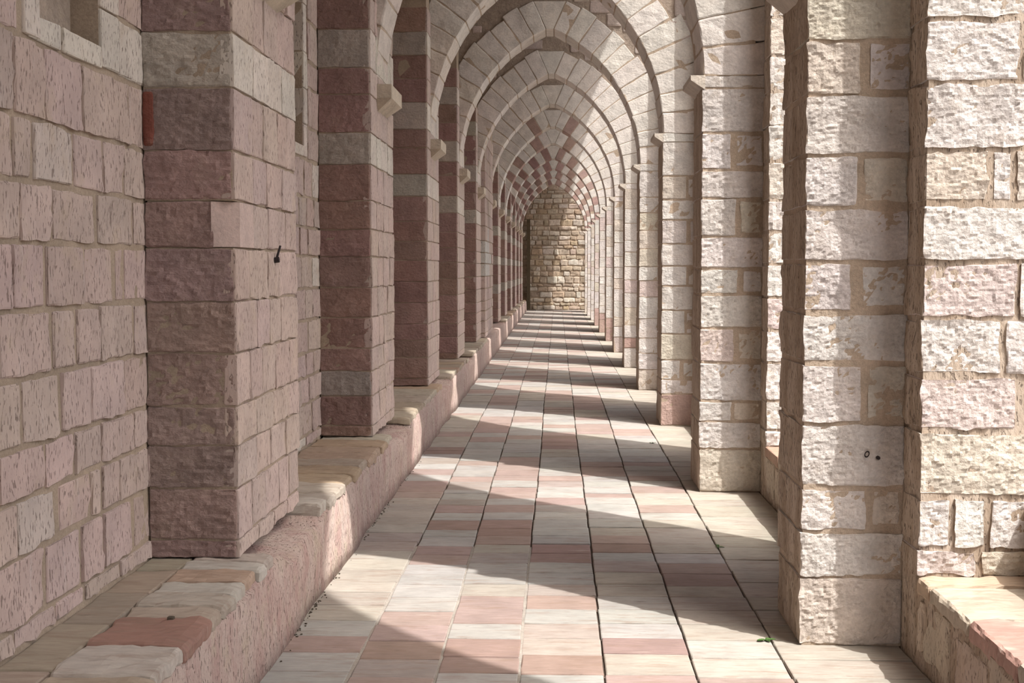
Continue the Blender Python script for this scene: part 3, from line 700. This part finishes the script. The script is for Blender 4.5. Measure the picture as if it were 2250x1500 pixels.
# ------------------------------------------------------------------ arcade jambs and parapet tops
ZJ = [.37, .49, .705, .98, 1.21, 1.445, 1.68, 1.915, 2.135, 2.405, 2.66, 2.9, 3.15, 3.42, 3.68, 3.95, 4.2, 4.5]
n_j = 0
for k in range(4):
    yn, yj = opening(3 + k)
    for i in range(len(ZJ) - 1 if k else 11):
        z0, z1 = ZJ[i], ZJ[i + 1]
        ws = {0: [.25, .45], 1: [.14, .285, .55], 2: [.62], 3: [.40], 4: [.33, .6], 5: [.385, .6], 6: [.62], 7: [.26, .36, .62], 8: [.62], 9: [.375, .62], 10: [.62]}.get(i, [.3, .62]) if k == 0 else sorted([rnd.uniform(.2, .45), .62])
        a = 0
        for w in ws:
            w = min(w, .60)
            if w - a < .05: continue
            sd += 1; g = .013 if k == 0 else .010
            base = WHITE if rnd.random() < .7 else (ROSE_W if rnd.random() < .6 else CREAM)
            kw = dict(res=(.0105, .05, .0105), chip=.0046, out=.017) if k == 0 else (dict(res=(.025, .1, .025), chip=.008, out=.008) if k == 1 else dict(res=(.15, .3, .15), chip=.006, out=.004))
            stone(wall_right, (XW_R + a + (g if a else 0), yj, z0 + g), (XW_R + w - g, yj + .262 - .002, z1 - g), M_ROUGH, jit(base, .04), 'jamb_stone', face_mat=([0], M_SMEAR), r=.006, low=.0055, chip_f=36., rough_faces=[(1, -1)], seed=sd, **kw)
            a = w
# parapet tops
SC_ = {'m': (.47, .37, .275), 'c': (.44, .385, .315), 'w': (.48, .45, .41), 'r': (.41, .265, .215)}
def sill(y0, y1, c, near):
    global sd; sd += 1
    a = 0
    stone(wall_right, (XW_R - .004, y0 + .006, .30), (1.955, y1 - .006, .372 + rnd.uniform(-.004, .003)), M_TILE, jit(SC_[c], .04), 'sill_slab', r=.016 if near else .01,
          res=(.05, .03, .1) if near else (.3, .3, .2), low=.004, out=.012 if near else .003, chip=.004 if near else 0, seed=sd)
for (a, b, c) in ((5.13, 5.30, 'm'), (4.63, 5.13, 'c'), (4.12, 4.63, 'r'), (3.6, 4.12, 'c'), (3.12, 3.6, 'w')): sill(a, b, c, True)
for k in range(1, 13):
    yn, yj = opening(3 + k) if k < 12 else opening(15)
    y = yj + .02
    if k > 5: 
        sill(yn, yj, 'c', False); continue
    while y > yn + .1:
        d = rnd.uniform(.35, .6); sill(max(yn, y - d), y, rnd.choice('crcw') if y < yj else 'r', False); y -= d
# a few squared stones set in the plaster of the parapet's inner face
for (a, b, z0, z1) in ((4.86, 5.16, .06, .30), (4.42, 4.80, .03, .28), (4.05, 4.38, .05, .31), (5.20, 5.27, .08, .28), (8.3, 8.75, .04, .29), (8.8, 9.1, .05, .3)):
    sd += 1
    stone(wall_right, (XW_R, a, z0), (XW_R + .1, b, z1), M_DRESS, jit((.56, .48, .40), .05), 'parapet_stone', r=.02, res=.03, low=.006, out=.022, seed=sd)

# ------------------------------------------------------------------ stone bench along the left wall
bench = thing('stone_bench', (-1.45, 20, 0), 'long low pink stone bench running under the left piers, topped with worn slabs', 'bench')
def missing(y):
    """slabs are lost in front of each pier"""
    for k in range(12):
        if k in (4, 5): continue
        if RF[3 + k] - .03 < y < RF[3 + k] + PIER_L_B - .03: return True
    return False
ys_ = [Y_BACK + .08 * i for i in range(int((49.4 - Y_BACK) / .08) + 1)]
Vb = []; Fb = []
for i, y in enumerate(ys_):
    P = np.array([[y * 2.3, 0, 0], [y * 2.3, 3, 0], [y * 2.3, 6, 0], [y * 2.3, 9, 0]]); nz = vnoise(P, 4) * .012; nz2 = vnoise(P * 4, 6) * .005
    top = .352 + (nz[3] + nz2[3]) * 1.2 if missing(y) else .402
    Vb += [(XB + nz[0] + .004, y, -.03), (XB + nz[0], y, .12 + nz[2] * .3), (XB + nz[1] + nz2[1], y, .25), (XB + nz[2] - .004 + nz2[2], y, top - .02), (XB - .03 + nz[3], y, top), (-1.5, y, top + .004), (-1.690, y, top + .01), (-1.690, y, -.03)]
m = 8
for i in range(len(ys_) - 1):
    for j in range(m): 
        a = i * m + j; b = i * m + (j + 1) % m
        Fb.append((a, a + m, b + m, b)[::-1])
Fb += [tuple(range(m))[::-1], tuple(range((len(ys_) - 1) * m, len(ys_) * m))]
mesh_obj('bench_body', Vb, Fb, M_PLAST, bench, smooth=True)
BC = {'R': (.34, .20, .155), 'o': (.42, .35, .275), 'g': (.43, .38, .32), 'w': (.50, .465, .41), 'O': (.42, .30, .235), 'b': (.44, .33, .235), 'k': (.46, .40, .32)}
def slab(y0, y1, c, x0=-1.525, x1=XB, near=True, dz=0):
    global sd; sd += 1
    def fix(P):                                                # broken front edge
        P = P.copy(); d = np.clip((P[:, 0] - (x1 - .10)) / .10, 0, 1); P[:, 2] -= d ** 3 * .012 * (1 + vnoise(P * 14, 2)); return P
    stone(bench, (x0 + .004, y0 + .003, .388), (x1 - rnd.uniform(0, .02), y1 - .003, ZB + dz + rnd.uniform(-.004, .003)), M_TILE, jit(BC[c], .05), 'slab', r=.014 if near else .012,
          res=(.03, .03, .03) if near else (.2, .3, .1), low=.004, out=.010 if near else .004, chip=.003 if near else 0, seed=sd, fix=fix if near else None)
for (a, b, c) in ((5.19, 5.34, 'g'), (5.03, 5.19, 'w'), (4.83, 5.03, 'O'), (4.66, 4.83, 'w'), (4.475, 4.66, 'g'), (4.335, 4.475, 'o'), (4.0, 4.335, 'R'), (3.7, 4.0, 'w'), (3.4, 3.7, 'o'), (3.1, 3.4, 'g')): slab(a, b, c)
y = 5.25
for d, c in ((.22, 'b'), (.36, 'o'), (.42, 'g'), (.5, 'b'), (.5, 'g')):
    sd += 1
    stone(bench, (-1.703, y - d + .004, .345), (-1.527, y - .003, ZB - .004), M_TILE, jit((.37, .31, .245), .06), 'back_strip', r=.008, res=.06, low=.004, out=.004, seed=sd); y -= d
y = RF[3] + PIER_L_B - .05
for d, c in ((.17, 'w'), (.24, 'g'), (.30, 'k'), (.33, 'b'), (.31, 'b'), (.27, 'o'), (.28, 'b'), (.30, 'b'), (.34, 'b'), (.33, 'k')):
    slab(y, y + d, c, x0=-1.703, dz=.012 if c == 'w' else 0); y += d
for k in range(1, 11):
    if k in (4, 5): 
        continue
    a0 = RF[3 + k] + PIER_L_B - .03; b0 = RF[4 + k] - .03
    for (a, b) in (split(a0, b0, .35, .7) if k < 5 else [(a0, b0)]): slab(a, b, rnd.choice('kkbko'), x0=-1.703, near=k == 1)
slab(RF[14] + PIER_L_B, 49.35, 'b', x0=-1.703, near=False)
slab(RF[7] - .03, RF[7] + PIER_L_B, 'k', x0=-1.703, near=False)

# ------------------------------------------------------------------ small things
def rod(p0, p1, r0, r1, n=8):
    p0 = Vector(p0); p1 = Vector(p1); q = (p1 - p0).to_track_quat('Z', 'Y').to_matrix()
    V = []; 
    for p, r in ((p0, r0), (p1, r1)):
        for i in range(n): V.append(p + q @ Vector((r * math.cos(2 * math.pi * i / n), r * math.sin(2 * math.pi * i / n), 0)))
    F = [(i, (i + 1) % n, n + (i + 1) % n, n + i) for i in range(n)] + [tuple(range(n))[::-1], tuple(range(n, 2 * n))]
    return [tuple(v) for v in V], F
peg = thing('iron_peg', (XL + .01, 5.93, 1.70), 'thin dark iron peg sticking out of the nearest left pier', 'peg')
V, F = rod((XL - .03, 5.93, 1.685), (XL + .032, 5.93, 1.692), .015, .013); mesh_obj('socket', V, F, M_IRON, peg)
V, F = rod((XL + .020, 5.93, 1.70), (XL + .034, 5.945, 1.757), .006, .005); mesh_obj('pin', V, F, M_IRON, peg)
def torus(c, R, r, n=14, m=6):
    V = []; F = []
    for i in range(n):
        t = 2 * math.pi * i / n
        for j in range(m):
            u = 2 * math.pi * j / m; q = R + r * math.cos(u)
            V.append((c[0] + q * math.cos(t) * .75 + q * math.sin(t) * .2, c[1] + r * math.sin(u), c[2] + q * math.sin(t)))
            F.append((i * m + j, i * m + (j + 1) % m, ((i + 1) % n) * m + (j + 1) % m, ((i + 1) % n) * m + j))
    return V, F
V, F = torus((1.343, 5.533, .848), .012, .0032)
ring = mesh_obj('iron_ring', V, F, M_IRON); ring['label'] = 'tiny iron ring set in the shaded front of the nearest right pier'; ring['category'] = 'ring'
V, F = rod((1.392, 5.56, .832), (1.392, 5.528, .832), .009, .008)
plug = mesh_obj('iron_plug', V, F, M_IRON); plug['label'] = 'small dark iron plug just right of the tiny ring'; plug['category'] = 'plug'
sd += 1
peb = stone(None, (-1.345, 4.28, ZB - .004), (-1.315, 4.31, ZB + .014), M_DEBRIS, (.05, .04, .035), 'pebble', r=.009, res=.008, low=.004, seed=3)
peb['label'] = 'small black pebble lying on the bench near the red slab'; peb['category'] = 'pebble'
def weed(loc, nl, size, label, seed):
    r = random.Random(seed)
    root = thing('weed', loc, label, 'weed')
    V, F = rod(Vector(loc) - Vector((0, 0, .02)), Vector(loc) + Vector((.004, 0, size * .35)), .0025, .0015, 6); mesh_obj('stem', V, F, M_LEAF, root)
    for i in range(nl):
        a = 2 * math.pi * i / nl + r.uniform(-.4, .4); L = size * r.uniform(.7, 1.15); w = L * .28; up = r.uniform(.15, .6)
        d = Vector((math.cos(a), math.sin(a), 0)); s = Vector((-d.y, d.x, 0)); b = Vector(loc) + Vector((.004, 0, size * .2))
        pts = []
        for t, ww in ((0, .12), (.3, .8), (.6, 1.), (.85, .6), (1., .03)):
            c = b + d * L * t + Vector((0, 0, L * (up * t - .35 * t * t)))
            pts += [c - s * w * ww, c + Vector((0, 0, -.15 * w * ww)), c + s * w * ww]
        n0 = len(pts); under = [p - Vector((0, 0, .0012)) for p in pts]
        FF_ = []
        for q in range(4):
            for e in (0, 1):
                f = (q * 3 + e, q * 3 + e + 1, q * 3 + e + 4, q * 3 + e + 3); FF_ += [f, tuple(v + n0 for v in f[::-1])]
        mesh_obj('leaf', [tuple(p) for p in pts + under], FF_, M_LEAF, root, smooth=True)
weed((.925, 5.60, .0), 5, .040, 'small green weed growing in sunlight at the foot of the nearest right pier', 1)
weed((.955, 7.50, .0), 3, .038, 'small green weed in a dark floor joint in the shade', 2)
weed((.905, 12.02, .0), 5, .035, 'tiny weed in a floor joint before the third right pier', 3)
# dry grit and leaf crumbs gathered along the foot of the bench
VV = []; FF = []
for i in range(110):
    y = rnd.choice([rnd.uniform(4.6, 12), rnd.gauss(5.9, .35), rnd.gauss(8.4, .5)]); x = XB + abs(rnd.gauss(0, .014)) + .003; s = rnd.uniform(.0012, .0042)
    zz_ = .001
    V, F = boxes_geo([(-s, -s * rnd.uniform(.5, 1.6), -.002, s * rnd.uniform(.6, 1.8), s, s * rnd.uniform(.5, 1.2))])
    a = rnd.uniform(0, 6.28); b = len(VV)
    VV += [(x + v[0] * math.cos(a) - v[1] * math.sin(a), y + v[0] * math.sin(a) + v[1] * math.cos(a), zz_ + v[2]) for v in V]; FF += [tuple(q + b for q in f) for f in F]
deb = mesh_obj('leaf_crumbs', VV, FF, M_DEBRIS); deb['kind'] = 'stuff'; deb['label'] = 'dry grit and leaf crumbs gathered along the foot of the bench'; deb['category'] = 'debris'
